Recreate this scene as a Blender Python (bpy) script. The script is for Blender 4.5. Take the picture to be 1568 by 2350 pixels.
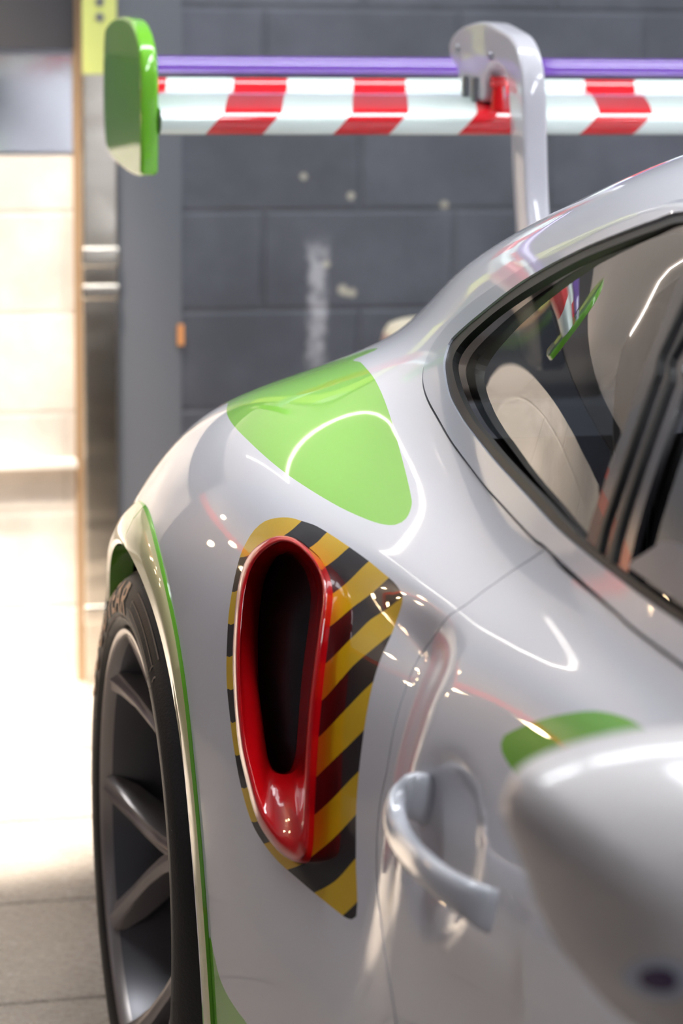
import bpy, bmesh, math, random
import numpy as np
from mathutils import Vector, Matrix
from mathutils.geometry import delaunay_2d_cdt
PI = math.pi
SC = bpy.context.scene
for o in list(bpy.data.objects): bpy.data.objects.remove(o)

# ------------------------------------------------------------------ camera, world, lights, exposure
CAM = (5770.361570, 0.239281, 0.202271, 0.013110, -1.380477, -2.875100, 1.401178)
def setup_camera():
    f, th, pi, ro, cx, cy, cz = CAM
    F = Vector((math.sin(th)*math.cos(pi), math.cos(th)*math.cos(pi), -math.sin(pi)))
    R = Vector((math.cos(th), -math.sin(th), 0)); U = R.cross(F)
    c, s = math.cos(ro), math.sin(ro)
    Rr = R*c + U*s; Ur = U*c - R*s
    cam = bpy.data.cameras.new('camera'); ob = bpy.data.objects.new('camera', cam)
    SC.collection.objects.link(ob)
    m = Matrix((Rr, Ur, -F)).transposed().to_4x4(); m.translation = (cx, cy, cz)
    ob.matrix_world = m
    cam.sensor_fit = 'VERTICAL'; cam.sensor_height = 36.0; cam.sensor_width = 24.0
    cam.lens = f/2350.0*36.0; cam.clip_start = .05; cam.clip_end = 100
    cam.dof.use_dof = True; cam.dof.focus_distance = 2.66; cam.dof.aperture_fstop = 4.8
    SC.camera = ob
setup_camera()
SC.view_settings.view_transform = 'Standard'; SC.view_settings.look = 'None'
SC.view_settings.gamma = 1; SC.view_settings.use_curve_mapping = False
SC.view_settings.exposure = 0.42
W = bpy.data.worlds.new('world'); SC.world = W; W.use_nodes = True
W.node_tree.nodes['Background'].inputs[0].default_value = (.75, .82, 1.0, 1)
W.node_tree.nodes['Background'].inputs[1].default_value = .10

def spot(name, loc, target, power, col, size, blend=.5, radius=.06):
    l = bpy.data.lights.new(name, 'SPOT'); l.energy = power; l.color = col; l.spot_size = size
    l.spot_blend = blend; l.shadow_soft_size = radius
    o = bpy.data.objects.new(name, l); SC.collection.objects.link(o); o.location = loc
    o.rotation_euler = (Vector(target)-Vector(loc)).to_track_quat('-Z', 'Y').to_euler()
    return o
spot('floor_spot', (-1.35, 1.45, 3.15), (-1.12, 1.66, 0), 1600, (1, .93, .84), math.radians(27), .45)
spot('floor_spot', (-1.1, .9, 3.15), (-1.05, 2.1, .7), 380, (1, .86, .72), math.radians(26), .6)

# ------------------------------------------------------------------ materials
def mat(name, col, rough=.5, metal=0.0, coat=0.0, bump=0.0, bscale=60.0, var=0.0, spec=.5, coat_r=.02):
    m = bpy.data.materials.new(name); m.use_nodes = True
    nt = m.node_tree; b = nt.nodes['Principled BSDF']
    b.inputs['Base Color'].default_value = (*col, 1); b.inputs['Roughness'].default_value = rough
    b.inputs['Metallic'].default_value = metal; b.inputs['Coat Weight'].default_value = coat
    b.inputs['Coat Roughness'].default_value = coat_r; b.inputs['Specular IOR Level'].default_value = spec if coat < .9 else .12
    tc = nt.nodes.new('ShaderNodeTexCoord'); nz = nt.nodes.new('ShaderNodeTexNoise')
    nz.inputs['Scale'].default_value = bscale; nz.inputs['Detail'].default_value = 4
    nt.links.new(tc.outputs['Object'], nz.inputs['Vector'])
    if bump > 0:
        bp = nt.nodes.new('ShaderNodeBump'); bp.inputs['Strength'].default_value = bump
        bp.inputs['Distance'].default_value = .002
        nt.links.new(nz.outputs['Fac'], bp.inputs['Height']); nt.links.new(bp.outputs['Normal'], b.inputs['Normal'])
    mr = nt.nodes.new('ShaderNodeMapRange'); mr.inputs['To Min'].default_value = 1-var-.01; mr.inputs['To Max'].default_value = 1+var
    nt.links.new(nz.outputs['Fac'], mr.inputs['Value'])
    mx = nt.nodes.new('ShaderNodeVectorMath'); mx.operation = 'SCALE'; mx.inputs[0].default_value = col
    nt.links.new(mr.outputs['Result'], mx.inputs['Scale']); nt.links.new(mx.outputs[0], b.inputs['Base Color'])
    return m
def NT(m): return m.node_tree, m.node_tree.nodes['Principled BSDF']
def mth(nt, op, a, b=None, c=None):
    n = nt.nodes.new('ShaderNodeMath'); n.operation = op
    for i, v in enumerate((a, b, c)):
        if v is None: continue
        if isinstance(v, (int, float)): n.inputs[i].default_value = v
        else: nt.links.new(v, n.inputs[i])
    return n.outputs[0]
def mixc(nt, fac, a, b):
    n = nt.nodes.new('ShaderNodeMix'); n.data_type = 'RGBA'
    for i, v in ((0, fac), (6, a), (7, b)):
        if isinstance(v, (int, float)): n.inputs[i].default_value = v
        elif isinstance(v, tuple): n.inputs[i].default_value = (*v, 1)
        else: nt.links.new(v, n.inputs[i])
    return n.outputs[2]
def xyz(nt):
    tc = nt.nodes.new('ShaderNodeTexCoord'); s = nt.nodes.new('ShaderNodeSeparateXYZ')
    nt.links.new(tc.outputs['Object'], s.inputs[0]); return tc.outputs['Object'], s.outputs
def noise(nt, vec, scale, detail=3, rough=.5):
    n = nt.nodes.new('ShaderNodeTexNoise'); n.inputs['Scale'].default_value = scale
    n.inputs['Detail'].default_value = detail; n.inputs['Roughness'].default_value = rough
    nt.links.new(vec, n.inputs['Vector']); return n.outputs['Fac']
def ramp(nt, v, a, b, lo=0.0, hi=1.0):
    n = nt.nodes.new('ShaderNodeMapRange'); n.interpolation_type = 'SMOOTHSTEP'
    n.inputs['From Min'].default_value = a; n.inputs['From Max'].default_value = b
    n.inputs['To Min'].default_value = lo; n.inputs['To Max'].default_value = hi
    nt.links.new(v, n.inputs['Value']); return n.outputs['Result']

WHITE = mat('white_car_paint', (.77, .765, .81), .35, coat=1.0, bscale=900)
GREEN = mat('lime_green_film', (.27, .64, .075), .35, coat=1.0, bscale=900)
GREEN2 = mat('green_gloss_paint', (.17, .50, .03), .35, coat=1.0, bscale=900)
LIPREFL = mat('green_lip_pale_reflection', (.72, .68, .34), .3, coat=1.0, bscale=900)  # green arch lip's pale warm reflection, put into the base colour
YELLOW = mat('yellow_film', (.80, .50, .01), .35, coat=1.0, bscale=900)
BLACKF = mat('black_film', (.008, .008, .009), .35, coat=1.0, bscale=900)
RED = mat('red_gloss_paint', (.72, .003, .008), .3, coat=1.0, bscale=900)
SILVERT = mat('satin_silver_trim', (.55, .57, .64), .28, coat=.8, bscale=900)
SEALM = mat('black_rubber_seal', (.012, .012, .012), .45, bump=.1, bscale=400)
PILLAR = mat('black_gloss_pillar', (.015, .013, .016), .18, coat=.5)
RUBBER = mat('tyre_rubber', (.011, .010, .0095), .5, bump=.25, bscale=300, var=.15)
TREAD = mat('worn_tread_rubber', (.075, .062, .055), .7, bump=.4, bscale=250, var=.3)
LETTER = mat('peach_tyre_lettering', (.92, .60, .38), .6, var=.1)
LINEM = mat('brown_sidewall_lines', (.26, .20, .16), .6, var=.1)
RIM = mat('satin_silver_rim', (.42, .38, .36), .30, metal=.7, bump=.05, bscale=500)
RIMD = mat('satin_grey_barrel', (.16, .155, .165), .34, metal=.6)
DISC = mat('brake_steel', (.22, .21, .21), .4, metal=.8, bump=.1)
DARK = mat('dark_liner', (.006, .006, .006), .8, bump=.1)
DUCT = mat('grey_duct_plastic', (.028, .032, .038), .5)
TRIMCABIN = mat('black_cabin_fabric', (.02, .02, .022), .8, bump=.3, bscale=200)
ORANGE = mat('orange_belt_webbing', (.75, .16, .02), .7, bump=.3)
PURPLE = mat('purple_gloss_paint', (.12, .045, .30), .25, coat=1.0, coat_r=.01)
NECK = mat('pale_silver_paint', (.47, .46, .50), .32, coat=1.0)
HANDLE = mat('pale_handle_paint', (.62, .63, .68), .32, coat=1.0)
STEEL = mat('bolt_steel', (.35, .35, .38), .3, metal=1.0)
DKMETAL = mat('black_bumper_plastic', (.02, .02, .022), .4, bump=.05)

def glass_mat(name, tint, r0=.045):
    m = bpy.data.materials.new(name); m.use_nodes = True; nt = m.node_tree
    for n in list(nt.nodes): nt.nodes.remove(n)
    out = nt.nodes.new('ShaderNodeOutputMaterial'); mx = nt.nodes.new('ShaderNodeMixShader')
    tr = nt.nodes.new('ShaderNodeBsdfTransparent'); tr.inputs[0].default_value = (*tint, 1)
    gl = nt.nodes.new('ShaderNodeBsdfGlossy'); gl.inputs['Roughness'].default_value = .004
    gl.inputs[0].default_value = (1, 1, 1, 1)
    fr = nt.nodes.new('ShaderNodeFresnel'); fr.inputs['IOR'].default_value = 1.9
    nt.links.new(fr.outputs[0], mx.inputs[0]); nt.links.new(tr.outputs[0], mx.inputs[1]); nt.links.new(gl.outputs[0], mx.inputs[2])
    nt.links.new(mx.outputs[0], out.inputs[0]); return m
GLASS = glass_mat('tinted_side_glass', (.35, .38, .38))
GLASSD = glass_mat('dark_door_glass', (.10, .16, .18))

def wing_mat():
    m = mat('red_white_striped_paint', (.8, .8, .8), .3, coat=1.0); nt, b = NT(m)
    v, (x, y, z) = xyz(nt)
    c = mth(nt, 'SUBTRACT', x, mth(nt, 'MULTIPLY', mth(nt, 'SUBTRACT', y, .76), .25))
    c = mth(nt, 'ADD', c, mth(nt, 'MULTIPLY', mth(nt, 'MAXIMUM', mth(nt, 'SUBTRACT', 1.235, z), 0.0), .9))
    fr = mth(nt, 'FRACT', mth(nt, 'DIVIDE', mth(nt, 'ADD', c, .675+1.9), .19))
    red = mth(nt, 'LESS_THAN', fr, .445)
    nt.links.new(mixc(nt, red, (.70, .80, .76), (.60, .004, .012)), b.inputs['Base Color'])
    return m
WINGM = wing_mat()

def wall_mat(name, paint, gloss, streak=False, bstr=.6):
    m = mat(name, paint, gloss); nt, b = NT(m)
    tc = nt.nodes.new('ShaderNodeTexCoord'); mp = nt.nodes.new('ShaderNodeMapping')
    mp.inputs['Rotation'].default_value = (-PI/2, 0, 0); mp.inputs['Location'].default_value = (.12, .0459, 0)
    sp = nt.nodes.new('ShaderNodeSeparateXYZ'); nt.links.new(tc.outputs['Object'], sp.inputs[0])
    cb = nt.nodes.new('ShaderNodeCombineXYZ')
    nt.links.new(mth(nt, 'ADD', sp.outputs[0], 10.16+.12), cb.inputs[0]); nt.links.new(mth(nt, 'ADD', sp.outputs[2], .0459+2.032*2), cb.inputs[1])
    br = nt.nodes.new('ShaderNodeTexBrick'); br.inputs['Scale'].default_value = 1.0
    br.inputs['Brick Width'].default_value = .4064; br.inputs['Row Height'].default_value = .2032
    br.inputs['Mortar Size'].default_value = .007; br.inputs['Mortar Smooth'].default_value = .6
    br.inputs['Color1'].default_value = (1, 1, 1, 1); br.inputs['Color2'].default_value = (.86, .86, .86, 1); br.inputs['Mortar'].default_value = (.92, .92, .92, 1)
    nt.links.new(cb.outputs[0], br.inputs['Vector'])
    obj = tc.outputs['Object']
    n1 = noise(nt, obj, 3.2, 4, .6); n2 = noise(nt, obj, 28, 5, .65)
    colr = mixc(nt, ramp(nt, n1, .35, .7), tuple(c*.78 for c in paint), tuple(c*1.18 for c in paint))
    mm = nt.nodes.new('ShaderNodeMix'); mm.data_type = 'RGBA'; mm.blend_type = 'MULTIPLY'; mm.inputs[0].default_value = 1
    nt.links.new(colr, mm.inputs[6]); nt.links.new(br.outputs['Color'], mm.inputs[7]); colr = mm.outputs[2]
    if streak:
        x, z = sp.outputs[0], sp.outputs[2]
        n3 = noise(nt, obj, 22, 4, .7)
        dx = mth(nt, 'ABSOLUTE', mth(nt, 'ADD', mth(nt, 'SUBTRACT', x, -.207), mth(nt, 'MULTIPLY', mth(nt, 'SUBTRACT', n3, .5), .05)))
        m1 = ramp(nt, dx, .008, .028, 1, 0)
        m2 = mth(nt, 'MULTIPLY', ramp(nt, z, .60, .68), ramp(nt, z, .87, .93, 1, 0))
        k = mth(nt, 'MULTIPLY', mth(nt, 'MULTIPLY', m1, m2), ramp(nt, n2, .38, .6, .25, .8))
        colr = mixc(nt, k, colr, (.50, .50, .54))
        # small pale round specks
        for (sx, sz, sr) in ((-.155, .807, .014), (-.135, .80, .012), (-.148, .80, .009), (-.14, 1.0, .010), (-.24, 1.04, .009), (.06, .98, .011), (-.19, .86, .010)):
            d = mth(nt, 'SQRT', mth(nt, 'ADD', mth(nt, 'POWER', mth(nt, 'SUBTRACT', x, sx), 2.0), mth(nt, 'POWER', mth(nt, 'SUBTRACT', z, sz), 2.0)))
            colr = mixc(nt, ramp(nt, d, sr*.5, sr, .8, 0), colr, (.55, .52, .42))
    nt.links.new(colr, b.inputs['Base Color'])
    bp = nt.nodes.new('ShaderNodeBump'); bp.inputs['Strength'].default_value = bstr; bp.inputs['Distance'].default_value = .012
    h = mth(nt, 'ADD', mth(nt, 'MULTIPLY', br.outputs['Fac'], -1.0), mth(nt, 'MULTIPLY', n2, .35))
    h = mth(nt, 'ADD', h, mth(nt, 'MULTIPLY', n1, .5))
    nt.links.new(h, bp.inputs['Height']); nt.links.new(bp.outputs['Normal'], b.inputs['Normal'])
    return m
GREYWALL = wall_mat('grey_painted_block', (.115, .122, .145), .42, streak=True)
CREAMWALL = wall_mat('cream_painted_block', (.80, .73, .65), .6, bstr=.35)

def floor_mat():
    m = mat('tan_floor_tile', (.42, .36, .31), .32); nt, b = NT(m)
    v, (x, y, z) = xyz(nt)
    def line(c, off, per, w):
        f = mth(nt, 'FRACT', mth(nt, 'DIVIDE', mth(nt, 'ADD', c, off+per*50), per))
        d = mth(nt, 'ABSOLUTE', mth(nt, 'SUBTRACT', f, .5)); return mth(nt, 'GREATER_THAN', d, .5-w/per/2)
    ly = line(y, -.08, .4, .011)
    row = mth(nt, 'FLOOR', mth(nt, 'DIVIDE', mth(nt, 'ADD', y, -.08+20), .4))
    xo = mth(nt, 'ADD', x, mth(nt, 'MULTIPLY', mth(nt, 'MODULO', row, 2.0), .6))
    lx = line(xo, .05, 1.2, .009)
    jl = mth(nt, 'MAXIMUM', ly, lx)
    n1 = noise(nt, v, 5, 4, .6); n2 = noise(nt, v, 60, 4, .6)
    c = mixc(nt, ramp(nt, n1, .3, .7), (.30, .255, .215), (.40, .345, .295))
    c = mixc(nt, ramp(nt, n2, .62, .72), c, (.62, .58, .54))
    c = mixc(nt, jl, c, (.06, .05, .045)); nt.links.new(c, b.inputs['Base Color'])
    nt.links.new(ramp(nt, n2, .3, .8, .22, .42), b.inputs['Roughness'])
    return m
FLOORM = floor_mat()
def sidewall_room_mat():
    m = mat('painted_side_wall', (.6, .6, .62), .55); nt, b = NT(m)
    v, (x, y, z) = xyz(nt)
    n1 = noise(nt, v, 2.0, 3)
    hi = mixc(nt, n1, (.44, .44, .48), (.50, .50, .54)); lo = mixc(nt, n1, (.075, .066, .078), (.10, .088, .10))
    c = mixc(nt, mth(nt, 'LESS_THAN', z, 1.18), hi, lo)
    r = mth(nt, 'LESS_THAN', mth(nt, 'ABSOLUTE', mth(nt, 'SUBTRACT', z, 1.20)), .03)
    c = mixc(nt, r, c, (.85, .08, .05)); nt.links.new(c, b.inputs['Base Color']); return m
SIDEWALL = sidewall_room_mat()
CEILM = mat('ceiling_paint', (.30, .30, .32), .8, bump=.2, bscale=8, var=.05)
def emit(name, col, s):
    m = bpy.data.materials.new(name); m.use_nodes = True; b = m.node_tree.nodes['Principled BSDF']
    b.inputs['Base Color'].default_value = (.8, .8, .8, 1); b.inputs['Emission Color'].default_value = (*col, 1); b.inputs['Emission Strength'].default_value = s; return m
TUBE = emit('light_tube', (.92, .96, 1.0), 21)
WARM = emit('warm_bulb', (1, .72, .42), 60)
LED = emit('led_strip_light', (1, .97, .92), 8)

# ------------------------------------------------------------------ object helpers
def link(name, me, m=None, parent=None):
    o = bpy.data.objects.new(name, me); SC.collection.objects.link(o)
    if m is not None:
        for k in (m if isinstance(m, (list, tuple)) else [m]): me.materials.append(k)
    if parent: o.parent = parent
    return o
def from_py(name, V, Fc, m=None, parent=None, smooth=True, mi=None):
    me = bpy.data.meshes.new(name); me.from_pydata([tuple(map(float, v)) for v in V], [], [tuple(map(int, f)) for f in Fc]); 
    o = link(name, me, m, parent)
    if mi is not None: me.polygons.foreach_set('material_index', np.array(mi, dtype=np.int32))
    if smooth: me.polygons.foreach_set('use_smooth', [True]*len(me.polygons))
    me.update(); return o
def from_bm(name, bm, m=None, parent=None, smooth=False, angle=None):
    bmesh.ops.recalc_face_normals(bm, faces=bm.faces)
    me = bpy.data.meshes.new(name); bm.to_mesh(me); bm.free(); o = link(name, me, m, parent)
    if smooth:
        me.polygons.foreach_set('use_smooth', [True]*len(me.polygons))
        if angle: me.set_sharp_from_angle(angle=math.radians(angle))
    me.update(); return o
def box(name, lo, hi, m, parent=None, bev=0.0, origin=None):
    bm = bmesh.new(); bmesh.ops.create_cube(bm, size=1)
    c = [(a+b)/2 for a, b in zip(lo, hi)]; d = [b-a for a, b in zip(lo, hi)]
    for v in bm.verts: v.co = Vector((c[0]+v.co.x*d[0], c[1]+v.co.y*d[1], c[2]+v.co.z*d[2]))
    if bev: bmesh.ops.bevel(bm, geom=bm.edges[:], offset=bev, segments=3, affect='EDGES', profile=.7)
    return from_bm(name, bm, m, parent, smooth=bev > 0, angle=50)
def struct(o): o['kind'] = 'structure'; return o
def tag(o, label, cat, group=None):
    o['label'] = label; o['category'] = cat
    if group: o['group'] = group
    return o
def thing(name, label, cat, loc=(0, 0, 0), group=None):
    o = bpy.data.objects.new(name, None); SC.collection.objects.link(o); o.location = loc; o.empty_display_size = .1
    return tag(o, label, cat, group)
def cyl(name, p0, p1, r0, r1, m, parent=None, seg=32, cap=True):
    p0, p1 = Vector(p0), Vector(p1); d = p1-p0; q = d.to_track_quat('Z', 'Y'); V, Fc = [], []
    for p, r in ((p0, r0), (p1, r1)):
        for i in range(seg):
            a = 2*PI*i/seg; V.append(p+q@Vector((r*math.cos(a), r*math.sin(a), 0)))
    for i in range(seg): Fc.append((i, (i+1) % seg, seg+(i+1) % seg, seg+i))
    if cap: Fc += [tuple(range(seg))[::-1], tuple(range(seg, 2*seg))]
    o = from_py(name, V, Fc, m, parent); o.data.set_sharp_from_angle(angle=.7); return o
def loft(name, rings, m, parent=None, closed=True, cap=True, sharp=None, mi=None):
    n = len(rings[0]); V = [p for r in rings for p in r]; Fc = []
    for k in range(len(rings)-1):
        for i in range(n if closed else n-1):
            a, b = k*n+i, k*n+(i+1) % n; Fc.append((a, b, b+n, a+n))
    if cap and closed: Fc += [tuple(range(n))[::-1], tuple(range((len(rings)-1)*n, len(rings)*n))]
    o = from_py(name, V, Fc, m, parent, mi=mi)
    bm = bmesh.new(); bm.from_mesh(o.data); bmesh.ops.recalc_face_normals(bm, faces=bm.faces); bm.to_mesh(o.data); bm.free()
    if sharp: o.data.set_sharp_from_angle(angle=math.radians(sharp))
    return o
def lathe_x(name, prof, m, parent=None, cy=0.0, cz=.3675, seg=160, closed=True, sharp=None, mi=None):
    rings = []
    for i in range(seg):
        a = 2*PI*i/seg; rings.append([(x, cy+r*math.cos(a), cz+r*math.sin(a)) for r, x in prof])
    n = len(prof); V = [p for r in rings for p in r]; Fc = []; M = []
    for k in range(seg):
        for i in range(n if closed else n-1):
            a, b = k*n+i, k*n+(i+1) % n; k2 = (k+1) % seg
            Fc.append((a, b, k2*n+(i+1) % n, k2*n+i)); M.append(mi[i] if mi else 0)
    o = from_py(name, V, Fc, m, parent, mi=M)
    bm = bmesh.new(); bm.from_mesh(o.data); bmesh.ops.recalc_face_normals(bm, faces=bm.faces); bm.to_mesh(o.data); bm.free()
    if sharp: o.data.set_sharp_from_angle(angle=math.radians(sharp))
    return o
def catmull(P, n, closed=True):
    P = np.asarray(P, float); m = len(P)
    if closed: idx = lambda i: P[np.mod(i, m)]; tot = m
    else: idx = lambda i: P[np.clip(i, 0, m-1)]; tot = m-1
    t = np.linspace(0, tot, n, endpoint=not closed); i = np.floor(t).astype(int); i = np.minimum(i, tot-1) if not closed else i; f = (t-i)[:, None]
    p0, p1, p2, p3 = idx(i-1), idx(i), idx(i+1), idx(i+2)
    return .5*((2*p1)+(p2-p0)*f+(2*p0-5*p1+4*p2-p3)*f**2+(3*p1-p0-3*p2+p3)*f**3)
def plate(name, outline, x0, x1, m, parent=None, bev=.004, seg=3, mats=None):
    """plate in the YZ plane between x0 and x1"""
    bm = bmesh.new(); a = [bm.verts.new((x0, y, z)) for y, z in outline]; b = [bm.verts.new((x1, y, z)) for y, z in outline]
    bm.faces.new(a); bm.faces.new(b[::-1]); n = len(a)
    for i in range(n): bm.faces.new((a[i], b[i], b[(i+1) % n], a[(i+1) % n]))
    bmesh.ops.recalc_face_normals(bm, faces=bm.faces)
    es = [e for e in bm.edges if abs(e.verts[0].co.x-e.verts[1].co.x) < 1e-6]
    bmesh.ops.bevel(bm, geom=es, offset=bev, segments=seg, affect='EDGES', profile=.6)
    return from_bm(name, bm, m, parent, smooth=True, angle=40)

# ------------------------------------------------------------------ the car's body surface: a smooth spline sheet over sections of the real car
NETD = [[[-0.8,-2.75,0.1],[-0.9105,-2.75,0.1113],[-0.8981,-2.75,0.2947],[-0.897,-2.75,0.51],[-0.884,-2.75,0.6652],[-0.8472,-2.75,0.7893],[-0.7672,-2.75,0.8575],[-0.7041,-2.75,0.8808],[-0.6163,-2.75,0.8993],[-0.5506,-2.75,0.9222],[-0.5412,-2.75,0.9321],[-0.2847,-2.75,0.9594],[0,-2.75,0.9603]],
[[-0.8,-2.3662,0.1],[-0.8908,-2.3662,0.111],[-0.901,-2.3662,0.296],[-0.8841,-2.3662,0.5049],[-0.8743,-2.3662,0.6843],[-0.8406,-2.3662,0.8003],[-0.8112,-2.3662,0.8752],[-0.7573,-2.3662,0.9349],[-0.69,-2.3662,0.989],[-0.6343,-2.3662,1.0273],[-0.5888,-2.3662,1.066],[-0.3109,-2.3662,1.1007],[0,-2.3662,1.1118]],
[[-0.8,-1.8851,0.1],[-0.9002,-1.8851,0.1112],[-0.8821,-1.8851,0.2953],[-0.8751,-1.8851,0.5077],[-0.8606,-1.8851,0.6738],[-0.8355,-1.8851,0.7878],[-0.8064,-1.8851,0.8919],[-0.7478,-1.8851,0.9202],[-0.7006,-1.8851,1.0318],[-0.6029,-1.8851,1.1604],[-0.5833,-1.8851,1.2298],[-0.3017,-1.8851,1.2617],[0,-1.8851,1.2704]],
[[-0.8,-1.4932,0.1],[-0.9027,-1.4932,0.1106],[-0.8727,-1.4932,0.2974],[-0.872,-1.4932,0.4997],[-0.8537,-1.4932,0.7015],[-0.8322,-1.4932,0.7951],[-0.7825,-1.4932,0.8987],[-0.7593,-1.4932,0.9093],[-0.6851,-1.4932,1.0638],[-0.6301,-1.4932,1.1453],[-0.5695,-1.4932,1.2539],[-0.3127,-1.4932,1.2882],[0,-1.4932,1.299]],
[[-0.8,-1.142,0.1],[-0.8936,-1.142,0.1111],[-0.8884,-1.142,0.2956],[-0.8673,-1.142,0.5066],[-0.8527,-1.142,0.6729],[-0.8233,-1.142,0.7989],[-0.7922,-1.142,0.8956],[-0.7432,-1.142,0.9118],[-0.7004,-1.142,1.0417],[-0.6048,-1.142,1.1553],[-0.5614,-1.142,1.2414],[-0.3142,-1.142,1.2827],[0,-1.142,1.2943]],
[[-0.8,-0.8387,0.1],[-0.9145,-0.8387,0.1102],[-0.8867,-0.8387,0.2992],[-0.8748,-0.8387,0.493],[-0.8589,-0.8387,0.7214],[-0.8358,-0.8387,0.818],[-0.7839,-0.8387,0.8912],[-0.7256,-0.8387,0.9094],[-0.69,-0.8387,1.0654],[-0.6271,-0.8387,1.1623],[-0.5716,-0.8387,1.2667],[-0.3393,-0.8387,1.306],[0,-0.8387,1.322]],
[[-0.8001,-0.603,0.1],[-0.9216,-0.603,0.1105],[-0.9124,-0.603,0.2977],[-0.9171,-0.603,0.4983],[-0.8826,-0.603,0.7003],[-0.8526,-0.603,0.8342],[-0.7923,-0.603,0.8932],[-0.6878,-0.603,0.9201],[-0.6767,-0.603,1.04],[-0.602,-0.603,1.1626],[-0.5533,-0.603,1.2535],[-0.3403,-0.603,1.3108],[0,-0.603,1.3221]],
[[-0.7997,-0.3492,0.1001],[-0.9289,-0.3492,0.1106],[-0.9458,-0.3492,0.2984],[-0.9414,-0.3492,0.4966],[-0.9278,-0.3492,0.706],[-0.8933,-0.3492,0.8178],[-0.8493,-0.3492,0.9165],[-0.7019,-0.3492,0.9367],[-0.6358,-0.3492,1.0261],[-0.5986,-0.3492,1.1105],[-0.5495,-0.3492,1.1877],[-0.3651,-0.3492,1.2527],[0,-0.3492,1.2584]],
[[-0.8009,-0.1002,0.0995],[-0.9498,-0.1002,0.1098],[-0.9156,-0.1002,0.2986],[-0.9441,-0.1002,0.4928],[-0.9351,-0.1002,0.7228],[-0.9398,-0.1002,0.7963],[-0.8519,-0.1002,0.935],[-0.7465,-0.1002,0.9776],[-0.6256,-0.1002,1.0075],[-0.579,-0.1002,1.094],[-0.5444,-0.1002,1.1232],[-0.3673,-0.1002,1.1958],[0,-0.1002,1.1925]],
[[-0.7965,0.15,0.1018],[-0.9408,0.15,0.1122],[-0.9421,0.15,0.3],[-0.9374,0.15,0.4989],[-0.9429,0.15,0.7008],[-0.931,0.15,0.765],[-0.8492,0.15,0.9069],[-0.7105,0.15,0.9411],[-0.568,0.15,0.9922],[-0.5325,0.15,1.0302],[-0.4802,0.15,1.0653],[-0.3383,0.15,1.1029],[0,0.15,1.1031]],
[[-0.8131,0.4002,0.0935],[-0.8837,0.4002,0.1057],[-0.89,0.4002,0.2847],[-0.8942,0.4002,0.5141],[-0.8917,0.4002,0.6582],[-0.8738,0.4002,0.7267],[-0.7976,0.4002,0.8026],[-0.6865,0.4002,0.8805],[-0.5618,0.4002,0.9047],[-0.5015,0.4002,0.9505],[-0.4679,0.4002,0.9562],[-0.3154,0.4002,1.0013],[0,0.4002,1.0021]],
[[-0.7512,0.6493,0.1244],[-0.8172,0.6493,0.1333],[-0.8471,0.6493,0.329],[-0.8369,0.6493,0.5058],[-0.8222,0.6493,0.6477],[-0.8108,0.6493,0.6869],[-0.7439,0.6493,0.7775],[-0.6347,0.6493,0.8216],[-0.5106,0.6493,0.8744],[-0.4703,0.6493,0.8781],[-0.4188,0.6493,0.8887],[-0.2893,0.6493,0.9174],[0,0.6493,0.9099]],
[[-0.7422,0.9027,0.1289],[-0.8118,0.9027,0.1409],[-0.8238,0.9027,0.321],[-0.8048,0.9027,0.5164],[-0.7935,0.9027,0.6133],[-0.7619,0.9027,0.689],[-0.7008,0.9027,0.7391],[-0.6009,0.9027,0.7807],[-0.4852,0.9027,0.8043],[-0.4324,0.9027,0.8112],[-0.38,0.9027,0.817],[-0.2691,0.9027,0.8482],[0,0.9027,0.8487]],
[[-0.6,1.02,0.2],[-0.6673,1.02,0.2208],[-0.691,1.02,0.3568],[-0.6789,1.02,0.5119],[-0.6735,1.02,0.5957],[-0.647,1.02,0.6453],[-0.6083,1.02,0.6929],[-0.5196,1.02,0.723],[-0.4332,1.02,0.7351],[-0.3875,1.02,0.7467],[-0.3567,1.02,0.748],[-0.2258,1.02,0.7613],[0,1.02,0.7669]]]
NET = np.array(NETD)
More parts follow.
